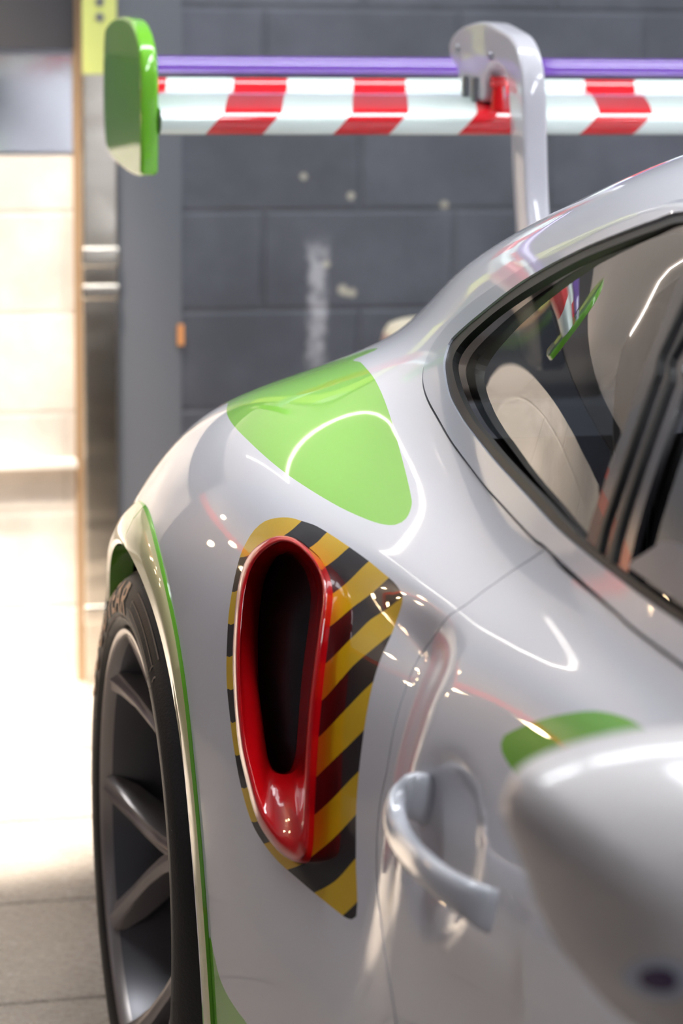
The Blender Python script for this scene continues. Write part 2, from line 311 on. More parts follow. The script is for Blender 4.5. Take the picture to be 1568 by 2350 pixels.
LOOPS = {'decal': [[8.6139,6.3087],[8.3604,6.2101],[8.1359,6.1492],[7.9037,6.113],[7.6218,6.0924],[7.3361,6.0782],[7.0705,6.0738],[6.8483,6.0799],[6.648,6.0908],[6.4639,6.1105],[6.2988,6.1487],[6.1679,6.1987],[6.0818,6.2708],[6.0616,6.3549],[6.0929,6.4596],[6.1875,6.5858],[6.2822,6.658],[6.4317,6.7549],[6.6338,6.8791],[6.9157,7.0459],[7.1823,7.1976],[7.4278,7.319],[7.6602,7.4076],[7.8743,7.4572],[8.1215,7.4907],[8.3119,7.4816]],
'patch': [[6.7301,5.6911],[6.8035,5.6213],[6.8541,5.5423],[6.8856,5.426],[6.8916,5.3092],[6.8918,5.19],[6.8705,5.0369],[6.8334,4.832],[6.7879,4.6109],[6.7328,4.4158],[6.6799,4.2399],[6.6296,4.1178],[6.5471,3.9711],[6.4478,3.8111],[6.3317,3.6593],[6.1816,3.5297],[6.0344,3.4723],[5.8693,3.4429],[5.6778,3.4355],[5.4921,3.4339],[5.3476,3.4376],[5.224,3.4446],[5.1741,3.4531],[5.1298,3.4715],[5.1149,3.5004],[5.1369,3.5511],[5.1829,3.6272],[5.2304,3.715],[5.2962,3.9079],[5.3297,4.1076],[5.3538,4.3164],[5.3836,4.5857],[5.4092,4.8395],[5.4256,5.062],[5.439,5.2729],[5.4602,5.4669],[5.4617,5.6559],[5.4802,5.7332],[5.5131,5.7589],[5.6055,5.7911],[5.7597,5.7971],[5.9112,5.8042],[6.1122,5.8051],[6.3433,5.8048],[6.4713,5.7962],[6.5817,5.7612],[6.6614,5.7347]],
'B0': [[6.9544,5.074],[6.8854,5.1348],[6.7983,5.2165],[6.618,5.5286],[6.5817,5.7612],[6.606,5.9351]],
'B1': [[6.9401,4.7383],[6.8326,4.8144],[6.7711,4.8645],[6.5226,5.1826],[6.3659,5.5702],[6.3488,5.7993],[6.3629,5.9719]],
'B2': [[6.8658,4.4859],[6.7713,4.5502],[6.6941,4.5969],[6.3706,4.9702],[6.1685,5.491],[6.1179,5.7994],[6.1171,5.9853]],
'B3': [[6.806,4.2494],[6.7018,4.3162],[6.6208,4.3713],[6.255,4.7699],[6.0061,5.2793],[5.9054,5.8018],[5.9029,5.9802]],
'B4': [[6.7394,4.0473],[6.6225,4.1171],[6.5375,4.1643],[6.1702,4.5307],[5.9031,4.9829],[5.7837,5.4008],[5.6753,5.7812],[5.6564,5.9818]],
'B5': [[6.6389,3.881],[6.5312,3.9432],[6.4663,3.9762],[6.0967,4.3019],[5.8248,4.685],[5.6931,5.0555],[5.6235,5.3699],[5.4802,5.7332],[5.4083,5.907]],
'B6': [[6.5436,3.727],[6.4402,3.7853],[6.3695,3.8196],[6.0372,4.1047],[5.7794,4.4044],[5.6717,4.6257],[5.6009,4.8256],[5.5159,5.0619],[5.4483,5.3113],[5.3868,5.5361]],
'B7': [[6.4351,3.5849],[6.3181,3.6474],[6.2583,3.6787],[5.9812,3.9143],[5.733,4.1754],[5.5525,4.4774],[5.404,4.8253],[5.3495,5.0096]],
'B8': [[6.2927,3.4605],[6.184,3.519],[6.1034,3.559],[5.8912,3.7426],[5.693,3.9468],[5.4915,4.2159],[5.3738,4.4134],[5.2979,4.5686]],
'B9': [[6.1329,3.4118],[6.032,3.4656],[5.9915,3.4873],[5.8058,3.6093],[5.6502,3.7568],[5.4979,3.9301],[5.341,4.1484],[5.2485,4.2883]],
'B10': [[5.8806,3.3733],[5.7794,3.4319],[5.6692,3.5002],[5.5941,3.5677],[5.4462,3.7234],[5.2937,3.9244],[5.2132,4.0343]],
'B11': [[5.5907,3.3668],[5.4963,3.4349],[5.4009,3.5077],[5.3289,3.5789],[5.232,3.7189],[5.1675,3.8119]],
'B12': [[5.2978,3.3767],[5.224,3.4446],[5.1791,3.4959],[5.1369,3.5511],[5.0843,3.6215]],
'glass': [[5.0484,9.5646],[5.2423,9.4275],[5.5309,9.2478],[5.8972,9.0746],[6.289,8.8938],[6.5311,8.7696],[6.7708,8.6072],[6.9341,8.4417],[7.0419,8.2859],[7.0848,8.1426],[7.0572,8.0244],[6.9792,7.9347],[6.8407,7.8385],[6.6941,7.7554],[6.4997,7.67],[6.2727,7.5979],[6.0377,7.554],[5.7287,7.5022],[5.3784,7.4658],[5.028,7.4435],[4.7811,7.4172],[4.6129,7.4036],[4.4996,7.3975]],
'seal': [[5.1061,9.6274],[5.3015,9.4922],[5.5947,9.3171],[5.9684,9.1538],[6.3744,8.9947],[6.6187,8.8749],[6.8501,8.7021],[7.0526,8.4975],[7.1683,8.346],[7.2383,8.1911],[7.1941,8.0576],[7.1147,7.9383],[6.961,7.8078],[6.7756,7.6841],[6.5725,7.6036],[6.3559,7.539],[6.0855,7.486],[5.7804,7.4369],[5.4263,7.4044],[5.0859,7.3769],[4.8281,7.3527],[4.6569,7.3457],[4.5428,7.3455]],
'trim': [[5.2041,9.7216],[5.396,9.5856],[5.6991,9.4244],[6.0845,9.2863],[6.4977,9.1517],[6.8148,9.0154],[7.0913,8.8432],[7.3318,8.6157],[7.4667,8.3466],[7.4723,8.0838],[7.3632,7.8502],[7.2476,7.7128],[7.1075,7.6015],[6.9461,7.5152],[6.7181,7.4306],[6.4234,7.331],[6.1288,7.2651],[5.7612,7.2082],[5.4156,7.1907],[5.1029,7.1761],[4.8939,7.1707],[4.7871,7.1822],[4.4453,7.1683],[4.1168,7.1489],[3.9311,7.1333]],
'pillar_rear': [[4.8169,9.24],[4.8175,9.1462],[4.757,8.85],[4.6966,8.5967],[4.6485,8.3673],[4.5985,8.1541],[4.5636,7.9244],[4.5455,7.6969],[4.539,7.5323],[4.513,7.3896]],
'pillar_front': [[4.3797,8.5119],[4.3169,8.2327],[4.2685,7.9798],[4.2328,7.7458],[4.2054,7.5878],[4.1647,7.3947]],
'belt': [[4.5428,7.3455],[4.3726,7.3512],[4.141,7.3466],[3.939,7.3454],[3.7286,7.3229]],
'seam': [[4.7845,7.1814],[4.9454,6.8362],[4.9894,6.478],[4.9835,6.078],[5.0529,5.7445],[5.1626,5.4319],[5.1624,5.1373],[5.1477,4.8908],[5.1355,4.613],[5.11,4.3228],[5.1132,4.0634],[5.0805,3.8379],[4.9837,3.6701],[4.7806,3.5798],[4.6236,3.4764],[4.5254,3.3426]],
'doorgreen': [[4.2112,5.3591],[4.2148,5.4127],[4.1795,5.4997],[4.0793,5.7157],[3.9558,5.9707],[3.8405,6.2197],[3.7262,6.3741],[3.6154,6.4425],[3.5173,6.4546],[3.3946,6.4317],[3.2889,6.0108],[3.3433,5.6009],[3.576,5.1483],[3.9164,5.2391],[4,5.2487],[4.1294,5.2825],[4.1858,5.3121]],
'lowgreen': [[6.5461,2.7373],[6.4545,2.6979],[6.382,2.6268],[6.2786,2.5835],[6.1351,2.5616],[6.0083,2.5513],[5.8327,2.4857],[6.5827,2.0872]],
'r0': [[6.6041,5.5381],[6.5101,5.5768],[6.372,5.565],[6.2421,5.5284],[6.1243,5.4389],[6.0261,5.3127],[5.9641,5.1638],[5.9051,4.9661],[5.8368,4.694],[5.7791,4.3977],[5.7345,4.1508],[5.706,3.9921],[5.6656,3.8003],[5.616,3.6262],[5.6094,3.5496],[5.654,3.5071],[5.7373,3.4873],[5.8657,3.4818],[6.0295,3.5126],[6.1353,3.5678],[6.2496,3.6821],[6.3701,3.8215],[6.4589,3.9851],[6.5452,4.1674],[6.6243,4.3625],[6.6968,4.6038],[6.7698,4.8615],[6.8073,5.0856],[6.79,5.2608],[6.726,5.4064],[6.6709,5.4844]],
'r1': [[6.4512,5.4775],[6.3659,5.5074],[6.2468,5.4983],[6.1239,5.4557],[6.008,5.3755],[5.92,5.2653],[5.8551,5.1145],[5.7908,4.9033],[5.7363,4.6752],[5.6895,4.4258],[5.6424,4.1821],[5.609,4.0261],[5.5626,3.8379],[5.51,3.6764],[5.5108,3.6251],[5.5414,3.5971],[5.6009,3.5845],[5.7146,3.5863],[5.8474,3.62],[5.9596,3.6736],[6.0779,3.7774],[6.193,3.9099],[6.2745,4.0553],[6.3549,4.2393],[6.426,4.4343],[6.4915,4.6548],[6.5567,4.8858],[6.5893,5.0826],[6.5789,5.2362],[6.5362,5.3593],[6.496,5.4303]],
'r2': [[6.631,5.4198],[6.5363,5.4487],[6.424,5.4335],[6.3045,5.3734],[6.2023,5.255],[6.1406,5.1022],[6.0945,4.9323],[6.0556,4.739],[6.0213,4.5484],[5.9861,4.3235],[5.9577,4.1334],[5.9373,3.9913],[5.9519,3.9088],[5.9911,3.8633],[6.0256,3.8432],[6.0647,3.8254],[6.1052,3.8113],[6.1482,3.8034],[6.1913,3.8124],[6.2305,3.8445],[6.2814,3.9166],[6.3475,4.0261],[6.4237,4.1519],[6.5292,4.3177],[6.6237,4.4805],[6.6853,4.6458],[6.738,4.8325],[6.7643,5.0086],[6.7568,5.1618],[6.7204,5.2987],[6.6836,5.3662]],
'r3': [[6.8257,5.3684],[6.7622,5.3906],[6.6673,5.3637],[6.5746,5.291],[6.4849,5.1705],[6.4327,5.0463],[6.3837,4.8679],[6.3556,4.7311],[6.3264,4.5558],[6.2965,4.3694],[6.2656,4.1902],[6.2402,4.0505],[6.2206,3.885],[6.2417,3.7992],[6.2614,3.7714],[6.3007,3.7442],[6.3453,3.7319],[6.393,3.7267],[6.4401,3.7369],[6.483,3.7731],[6.5293,3.8424],[6.6029,3.9742],[6.6769,4.1056],[6.7419,4.2711],[6.7941,4.4329],[6.8412,4.5997],[6.8796,4.7697],[6.9123,4.935],[6.9234,5.0979],[6.9083,5.2309],[6.8747,5.313]],
'handle': [[-0.8322,-0.9525,0.7468],[-0.8438,-0.956,0.7532],[-0.8573,-0.9575,0.7546],[-0.8674,-0.9681,0.7458],[-0.8724,-1.0155,0.736],[-0.8808,-1.1233,0.7494],[-0.874,-1.1828,0.7529],[-0.8642,-1.2062,0.7506],[-0.855,-1.206,0.7458]]}
def _pad(net):
    n = np.concatenate([2*net[:1]-net[1:2], net, 2*net[-1:]-net[-2:-1]], 0)
    c = n[:, -2:-1].copy(); c[:, :, 0] *= -1
    return np.concatenate([2*n[:, :1]-n[:, 1:2], n, c], 1)
PADN = _pad(NET)
def _basis(t, n):
    i = np.clip(np.floor(t).astype(int), 0, n-2); f = t-i
    return i, np.stack([(1-f)**3/6, (3*f**3-6*f**2+4)/6, (-3*f**3+3*f**2+3*f+1)/6, f**3/6], -1), np.stack([-(1-f)**2/2, (9*f**2-12*f)/6, (-9*f**2+6*f+3)/6, f**2/2], -1)
def raw(s, t, der=False):
    s = np.asarray(s, float); t = np.asarray(t, float)
    i, Bi, dBi = _basis(s, NET.shape[0]); j, Bj, dBj = _basis(t, NET.shape[1])
    C = PADN[i[..., None, None]+np.arange(4)[:, None], j[..., None, None]+np.arange(4)[None]]
    X = np.einsum('...i,...j,...ijk->...k', Bi, Bj, C)
    if not der: return X
    return X, np.einsum('...i,...j,...ijk->...k', dBi, Bj, C), np.einsum('...i,...j,...ijk->...k', Bi, dBj, C)
DISH = (4.40, 4.44, .24, .44, .016)     # the hollow behind the door handle
def sst(x, a, b): u = np.clip((x-a)/(b-a), 0, 1); return u*u*(3-2*u)
def disp(s, t):
    a, b, ws, wt, d = DISH
    r = ((s-a)/ws)**2+((t-b)/wt)**2
    o = -d/(1+np.exp((np.sqrt(r+1e-9)-1)*9))
    sc = 5.10-.10*np.clip((5.6-t)/2.1, 0, 1)             # the flank sinks gently from the fender towards the door edge
    f = np.clip((6.5-s)/(6.5-sc), 0, 1); f = f*f*(3-2*f)*.5+f*.5
    f = f*sst(s, sc-.42, sc+.05); g = sst(t, 2.9, 3.9)*(1-sst(t, 5.35, 6.0))
    return o-.022*f*g
def base_n(s, t):
    X, a, b = raw(s, t, True); n = np.cross(a, b); n /= np.linalg.norm(n, axis=-1, keepdims=True)
    sg = np.where(n[..., 0:1]*1.0+(-n[..., 2:3])*1.0 < 0, 1.0, -1.0)
    return X, n*sg
def Sf(s, t, off=0.0):
    s = np.asarray(s, float); t = np.asarray(t, float)
    if callable(off): off = off(s, t)
    X, n = base_n(s, t); return X+n*(disp(s, t)+off)[..., None]
def Sn(s, t, off=0.0):
    k = 2e-3; a = Sf(s+k, t, off)-Sf(s-k, t, off); b = Sf(s, t+k, off)-Sf(s, t-k, off)
    n = np.cross(a, b); n /= np.linalg.norm(n, axis=-1, keepdims=True)
    _, bn = base_n(np.asarray(s, float), np.asarray(t, float)); sg = np.sign((n*bn).sum(-1, keepdims=True)); return n*sg
_sg = np.linspace(0, 12.99, 4000); _yg = raw(_sg, np.full(4000, 3.0))[:, 1]
def st_from_yz(y, z, tmax=6.0):
    s = np.interp(y, _yg, _sg); lo = np.zeros_like(s); hi = np.full_like(s, tmax)
    for _ in range(40):
        m = (lo+hi)/2; zz = raw(s, m)[:, 2]; up = zz < z; lo = np.where(up, m, lo); hi = np.where(up, hi, m)
    return s, (lo+hi)/2
KS, KT = .25, .11
def inpoly(P, L):
    x, y = P[:, 0], P[:, 1]; L = np.asarray(L); r = np.zeros(len(P), bool); n = len(L)
    for i in range(n):
        x0, y0 = L[i]; x1, y1 = L[(i+1) % n]
        if y0 == y1: continue
        c = ((y0 > y) != (y1 > y)) & (x < (x1-x0)*(y-y0)/(y1-y0)+x0); r ^= c
    return r
def resample(L, step=.008, closed=True):
    P = np.array(L, float)*[KS, KT]; C = catmull(P, max(8, len(P)*12), closed)
    if closed: C = np.concatenate([C, C[:1]])
    d = np.concatenate([[0], np.cumsum(np.linalg.norm(np.diff(C, axis=0), axis=1))])
    n = max(4, int(d[-1]/step)); u = np.linspace(0, d[-1], n+1)
    R = np.stack([np.interp(u, d, C[:, 0]), np.interp(u, d, C[:, 1])], 1)
    return (R[:-1] if closed else R)/[KS, KT]
def sharp_poly(L, step=.012):
    out = []
    for i in range(len(L)):
        a = np.array(L[i], float); b = np.array(L[(i+1) % len(L)], float); n = max(1, int(np.linalg.norm((b-a)*[KS, KT])/step))
        out += [a+(b-a)*k/n for k in range(n)]
    return np.array(out)
def patch(name, outer, m, parent, holes=(), lines=(), classify=None, off=0.0, rim=.012, step=.013, mirror=False):
    outer = np.asarray(outer); V = []; E = []
    def add(L, closed=True):
        b = len(V); n = len(L); V.extend([(p[0]*KS, p[1]*KT) for p in L])
        E.extend([(b+i, b+(i+1) % n) for i in range(n if closed else n-1)])
    add(outer)
    for h in holes: add(h)
    for l, c in lines: add(l, c)
    con = np.array(V)
    s0, t0 = outer.min(0); s1, t1 = outer.max(0)
    gs, gt = np.meshgrid(np.arange(s0+step/KS/2, s1, step/KS), np.arange(t0+step/KT/2, t1, step/KT), indexing='ij')
    G = np.stack([gs.ravel(), gt.ravel()], 1); G = G[inpoly(G, outer)]
    for h in holes: G = G[~inpoly(G, h)]
    Gm = G*[KS, KT]; keep = np.ones(len(G), bool)
    cell = {}
    cs = step
    for p in con: cell.setdefault((int(p[0]//cs), int(p[1]//cs)), []).append(p)
    for i, g in enumerate(Gm):
        a, b = int(g[0]//cs), int(g[1]//cs)
        for da in (-1, 0, 1):
            for db in (-1, 0, 1):
                for p in cell.get((a+da, b+db), ()):
                    if (p[0]-g[0])**2+(p[1]-g[1])**2 < (.45*step)**2: keep[i] = False
    V.extend([tuple(g) for g in Gm[keep]])
    r = delaunay_2d_cdt([Vector(v) for v in V], E, [], 0, 1e-7)
    vv = np.array([tuple(v) for v in r[0]])/[KS, KT]; ff = np.array([f for f in r[2]])
    cen = vv[ff].mean(1); k = inpoly(cen, outer)
    for h in holes: k &= ~inpoly(cen, h)
    ff = ff[k]; cen = cen[k]
    a, b, c = (vv[ff[:, i]]*[KS, KT] for i in range(3)); ar = np.abs((b[:, 0]-a[:, 0])*(c[:, 1]-a[:, 1])-(c[:, 0]-a[:, 0])*(b[:, 1]-a[:, 1]))
    ff = ff[ar > 1e-9]; cen = cen[ar > 1e-9]
    mi = np.zeros(len(ff), int) if classify is None else classify(cen)
    used = np.unique(ff); mp = -np.ones(len(vv), int); mp[used] = np.arange(len(used)); vv = vv[used]; ff = mp[ff]
    X = Sf(vv[:, 0], vv[:, 1], off); N = Sn(vv[:, 0], vv[:, 1], off if callable(off) else 0.0)
    fn = np.cross(X[ff[:, 1]]-X[ff[:, 0]], X[ff[:, 2]]-X[ff[:, 0]]); fl = (fn*N[ff[:, 0]]).sum(1) < 0
    ff[fl] = ff[fl][:, ::-1]
    nv = len(X); Xs = list(X); Ns = list(N); Fs = [tuple(f) for f in ff]; M = list(mi)
    if rim:
        cnt = {}
        for fi, f in enumerate(ff):
            for q in range(3):
                e = (f[q], f[(q+1) % 3]); cnt[e] = fi
        be = [(e, fi) for e, fi in cnt.items() if (e[1], e[0]) not in cnt]
        for (p, q), fi in be:
            b0 = len(Xs); en = np.cross(X[q]-X[p], N[p]); en /= max(1e-9, np.linalg.norm(en))
            for w, dd in ((q, 0), (p, 0), (p, rim), (q, rim)): Xs.append(X[w]-N[w]*dd); Ns.append(en)
            Fs.append((b0, b0+1, b0+2, b0+3)); M.append(mi[fi])
    Xs = np.array(Xs); Ns = np.array(Ns)
    if mirror:
        Xs = Xs*[-1, 1, 1]; Ns = Ns*[-1, 1, 1]; Fs = [f[::-1] for f in Fs]
    o = from_py(name, Xs, Fs, m, parent, mi=M)
    o.data.normals_split_custom_set_from_vertices([tuple(map(float, n)) for n in Ns])
    return o
# ------------------------------------------------------------------ the workshop
WY = 2.164
struct(box('floor', (-4.2, -6.5, -.1), (5.0, WY, 0), FLOORM))
struct(box('wall_rear', (-.494, WY, 0), (5.0, WY+.2, 3.3), GREYWALL))
struct(box('wall_rear_cream', (-1.75, WY, 0), (-.71, WY+.2, 1.085), CREAMWALL))
struct(box('wall_rear_high', (-1.75, WY, 1.47), (-.71, WY+.2, 3.3), mat('beige_wall_paint', (.62, .52, .45), .6, bump=.1, bscale=12, var=.08)))
struct(box('wall_rear_upper', (-1.75, WY-.02, 1.292), (-.71, WY+.2, 1.47), mat('charcoal_wall_paint', (.035, .034, .038), .6, bump=.2)))
struct(box('trim_1', (-.627, WY-.01, 0), (-.494, WY+.2, 3.3), mat('grey_door_jamb_paint', (.135, .145, .165), .45, bump=.05)))
struct(box('wall_rear_left', (-4.2, WY, 0), (-1.75, WY+.2, 3.3), SIDEWALL))
struct(box('wall_left', (-4.3, -6.5, 0), (-4.2, WY+.2, 3.3), SIDEWALL))
struct(box('wall_right', (5.0, -6.5, 0), (5.1, WY+.2, 3.3), SIDEWALL))
struct(box('ceiling', (-4.3, -6.5, 3.3), (5.1, WY+.2, 3.4), CEILM))
# polished steel door frame with a yellow-green plate at its head
chrome = mat('polished_steel', (.66, .62, .55), .27, metal=1.0); nt, b = NT(chrome)
v, (x, y, z) = xyz(nt)
cbn = nt.nodes.new('ShaderNodeCombineXYZ'); nt.links.new(mth(nt, 'MULTIPLY', x, .3), cbn.inputs[0]); nt.links.new(z, cbn.inputs[2])
nn_ = noise(nt, cbn.outputs[0], 7.0, 2, .5); bp = nt.nodes.new('ShaderNodeBump'); bp.inputs['Strength'].default_value = .5; bp.inputs['Distance'].default_value = .012
nt.links.new(nn_, bp.inputs['Height']); nt.links.new(bp.outputs['Normal'], b.inputs['Normal'])
post = box('steel_post', (-.700, WY-.045, 0), (-.629, WY-.012, 2.6), chrome, bev=.006)
tag(post, 'polished steel post between the cream wall and the grey wall', 'post')
pl = box('yellow_green_plate', (-.6985, WY-.050, 1.245), (-.6305, WY-.046, 1.9), mat('yellow_green_paint', (.62, .66, .20), .4), post, .001)
for zz in (1.355, 1.385): cyl('screw', (-.664, WY-.050, zz), (-.664, WY-.053, zz), .009, .008, STEEL, pl)
for z0, z1 in ((.865, .905), (.80, .83), (.13, .17)): box('collar', (-.703, WY-.05, z0), (-.626, WY-.02, z1), chrome, post, .006)
struct(box('trim_2', (-.712, WY-.012, 0), (-.6995, WY+.02, 1.5), mat('ochre_edge_paint', (.40, .27, .16), .6, bump=.1)))
# glossy panel over the cream wall
pm = mat('polished_panel', (.62, .63, .66), .10, metal=1.0, bump=.25, bscale=5)
pn = box('wall_panel', (-1.745, WY-.004, 1.09), (-.712, WY+.02, 1.288), pm); tag(pn, 'glossy mirror-like panel above the cream block wall', 'panel')
box('panel_frame', (-1.745, WY-.008, 1.280), (-.712, WY-.004, 1.290), STEEL, pn)
lg = box('wall_ledge', (-1.74, WY-.035, .455), (-.713, WY, .472), mat('pale_ledge_paint', (.85, .80, .72), .4), bev=.003); tag(lg, 'pale narrow ledge running along the cream block wall', 'ledge')
hk = box('orange_hinge', (-.503, WY-.018, .70), (-.491, WY-.0101, .742), mat('orange_metal', (.75, .33, .12), .4)); tag(hk, 'small orange hinge plate on the grey door jamb', 'hinge')
# stool behind the car
st = thing('stool', 'beige padded stool behind the car against the grey wall', 'stool', (-.075, 1.62, -.035))
skin = mat('beige_vinyl', (.55, .40, .36), .45, bump=.1); rim_ = mat('cream_piping', (.80, .72, .55), .4)
def lathe_z(name, prof, m, parent, seg=64):
    rings = [[(r*math.cos(a), r*math.sin(a), z) for a in np.linspace(0, 2*PI, seg, endpoint=False)] for r, z in prof]
    return loft(name, rings, m, parent, cap=True, sharp=60)
lathe_z('seat', [(.09, .745), (.120, .75), (.132, .77), (.134, .80), (.129, .822)], skin, st)
lathe_z('seat_top', [(.129, .8225), (.121, .836), (.105, .842), (.05, .845), (.01, .845)], rim_, st)
lathe_z('pole', [(.022, .03), (.022, .744)], STEEL, st, 24); lathe_z('base', [(.20, .035), (.20, .047), (.05, .058), (.024, .06)], STEEL, st)
# ceiling luminaires
def tube_light(lab, x, y, L=1.5, w=.16):
    t = thing('ceiling_light', lab, 'ceiling light', (x, y, 3.22), 'tube lights under the ceiling')
    box('housing', (-w/2-.02, -L/2-.02, .0), (w/2+.02, L/2+.02, .08), CEILM, t, .004); box('diffuser', (-w/2, -L/2, -.03), (w/2, L/2, -.001), TUBE, t, .006)
    return t
spots_ = [('above the car\'s flank, nearest the front', -.25, -3.0), ('above the car\'s flank, over the door', -.25, -1.0), ('over the far side of the car, nearest the front', 1.0, -3.0), ('over the far side of the car, beside its roof', 1.0, -1.0), ('near the right wall, nearest the front', 2.8, -3.0), ('near the right wall, further back', 2.8, -1.0)]
for w_, x, y in spots_: tube_light('long white tube light %s' % w_, x, y)
for w_, x in (('left of the car', -1.45), ('above the left half of the wing', -.15), ('above the right half of the wing', 1.15)):
    tube_light('white tube light set crosswise %s' % w_, x, .75, 1.16, .30).rotation_euler = (0, 0, PI/2)
bar = thing('led_strip', 'thin L-shaped glowing light strip on the beige wall above the cream wall', 'light strip', (-1.43, WY, 2.24))
box('strip', (0, -.012, 0), (.66, -.001, .010), LED, bar, .002); box('strip', (0, -.012, -.45), (.010, -.001, -.001), LED, bar, .002)
def bulb(x, y, z, lab):
    t = thing('pendant_lamp', lab, 'lamp', (x, y, z), 'warm pendant lamps')
    bm = bmesh.new(); bmesh.ops.create_uvsphere(bm, u_segments=20, v_segments=12, radius=.020); from_bm('bulb', bm, WARM, t, True)
    cyl('cord', (0, 0, .020), (0, 0, 3.3-z), .003, .003, DARK, t, 8)
for k, (x, y, z) in enumerate(((-2.10, 1.95, 1.00), (-2.22, 1.98, 1.14), (-2.34, 1.95, 1.03), (-2.45, 1.98, 1.30), (-2.58, 1.95, 1.10), (-2.70, 1.98, 1.38), (-2.0, 1.98, 1.25))):
    bulb(x, y, z, 'small warm bulb on a cord, %s' % ('hanging lowest and nearest the cream wall', 'second lowest of the cluster', 'between the two longest cords', 'in the middle of the cluster', 'low on the far side of the cluster', 'hanging highest of the cluster', 'beside the edge of the cream wall')[k])

# ------------------------------------------------------------------ the car
car = thing('sports_car', 'white sports car with lime green decals, striped side intake and big rear wing', 'car', (0, 0, 0))
LP = {k: resample(v) for k, v in LOOPS.items() if k in ('decal_full', 'patch', 'doorgreen', 'lowgreen')}
LP['decal'] = resample(LOOPS['decal'] + [(8.35, 7.75), (8.9, 7.3), (8.85, 6.4)])
t_tr, t_se, t_gl = LOOPS['trim'], LOOPS['seal'], LOOPS['glass']
def ring(lp, ds):
    b, c = lp[-1][1], lp[0][1]
    return resample(lp + [(3.3, b), (2.6, b+.01), (1.7+ds, b+.03), (1.15+ds, b+.08), (1.2+ds, b+.33), (1.55+ds, b+1.1), (2.05+ds*.9, b+1.95), (2.6+ds*.6, c-.18), (3.2, c+.07), (3.9, c+.16), (4.6, c+.11)])
DLO = ring(t_tr, 0); SEAL = ring(t_se, .2); GL = ring(t_gl, .35)
TB, SB, GB, G0 = t_tr[-1][1], t_se[-1][1], t_gl[-1][1], t_gl[0][1]
# door
seam = catmull(LOOPS['seam'], 60, closed=False)
top = [(s, TB+.012) for s in np.linspace(4.62, 1.35, 40)]
seam_low = [(4.50, 3.2), (4.47, 2.9), (4.46, 2.5), (4.48, 2.0), (4.5, 1.55)]
low = catmull([tuple(seam[-1])]+seam_low, 26, closed=False)[1:]
front = [(s, 1.5) for s in np.linspace(4.42, 1.35, 60)][0:]+[(1.2, t) for t in np.linspace(1.6, TB-.05, 60)]
DOOR = np.array([tuple(p) for p in seam]+[tuple(p) for p in low]+front+top[::-1])
gap = .0016
def inset(L, d):
    P = np.asarray(L)*[KS, KT]; n = len(P); a = np.roll(P, 1, 0); b = np.roll(P, -1, 0); tg = b-a; tg /= np.linalg.norm(tg, axis=1, keepdims=True)+1e-9
    nn = np.stack([-tg[:, 1], tg[:, 0]], 1); ar = ((P[:, 0]*np.roll(P[:, 1], -1)-np.roll(P[:, 0], -1)*P[:, 1])).sum()
    return (P+nn*d*(1 if ar > 0 else -1))/[KS, KT]
# wheel arch opening and the open area behind the wheel
CZ = .3675
def rin(a):      # a = angle from the rear horizontal, going over the top to the front
    al = 180-math.degrees(a); return .388+(.04*max(0, (35-al)/35)**1.5)
angs = np.linspace(math.radians(-8), math.radians(205), 140)
ay, az = [], []
a_rear = math.radians(41)
arcs = np.linspace(a_rear, math.radians(196), 110)
for a in arcs: r = rin(a)+.016; ay.append(r*math.cos(a)); az.append(CZ+r*math.sin(a))
# close: down at the front, along under the sill, up behind the wheel, back forward at z=.63
pf = (ay[-1], az[-1])
for z in np.linspace(az[-1]-.01, .05, 12): ay.append(pf[0]+.0*(pf[1]-z)); az.append(z)
ay, az = np.array(ay), np.array(az)
s_, t_ = st_from_yz(ay, az, 7.0)
s_ = list(s_); t_ = list(t_)
sb, tb = s_[-1], min(t_[-1], .2)
for s in np.linspace(sb, 12.6, 60): s_.append(s); t_.append(.2)
yr = np.linspace(1.0, ay[0]+.01, 50); sr, tr = st_from_yz(yr, np.full(50, az[0])-.01*np.clip((yr-.3)/.2, 0, 1), 7.0)
s_ += list(sr); t_ += list(tr)
ARCH = np.stack([s_, t_], 1)
BANDS = [catmull(LOOPS['B%d' % i], 60, closed=False) for i in range(13)]
PATCH = LP['patch']
REARW = resample([(5.75, 11.4), (6.5, 11.0), (8.6, 10.6), (8.75, 11.0), (8.75, 12.6), (5.7, 12.6)])
E1 = np.array([-.95, .31]); E2 = np.array([.31, .95])
def shell_class(c):
    mi = np.zeros(len(c), int); mi[inpoly(c, LP['decal'])] = 1; mi[inpoly(c, LP['lowgreen'])] = 4
    cm = c*[KS, KT]; pi_ = inpoly(c, PATCH); k = np.zeros(len(c), int)
    for b in BANDS:
        q = b*[KS, KT]; a1 = q@E1; a2 = q@E2; o = np.argsort(a1); k += (np.interp(cm@E1, a1[o], a2[o]) > cm@E2).astype(int)
    mi[pi_ & (k % 2 == 1)] = 3; mi[pi_ & (k % 2 == 0)] = 2
    mi[inpoly(c, REARW)] = 5
    return mi
R = [np.array(LOOPS['r%d' % i]) for i in range(4)]
NR = 186
RC = [catmull(r, NR) for r in R]
hole_in = RC[0]*.95+RC[1]*.05
clipped = []
for b in BANDS:
    clipped.append((b, False))
OUTER = sharp_poly([(.25, .6), (12.9, .6), (12.9, 12), (.25, 12)])
shell = patch('body_shell', OUTER, [WHITE, GREEN, YELLOW, BLACKF, GREEN2, PILLAR], car, holes=[inset(DLO, -gap), inset(DOOR, -gap), ARCH, resample(hole_in[::3])],
              lines=[(LP['decal'], True), (PATCH, True), (LP['lowgreen'], True), (REARW, True)]+clipped, classify=shell_class, rim=.014)
left = patch('left_body_shell', sharp_poly([(.25, .6), (12.9, .6), (12.9, 12), (.25, 12)], .03), [WHITE], car, holes=[DLO[::2]], rim=.0, step=.035, mirror=True)
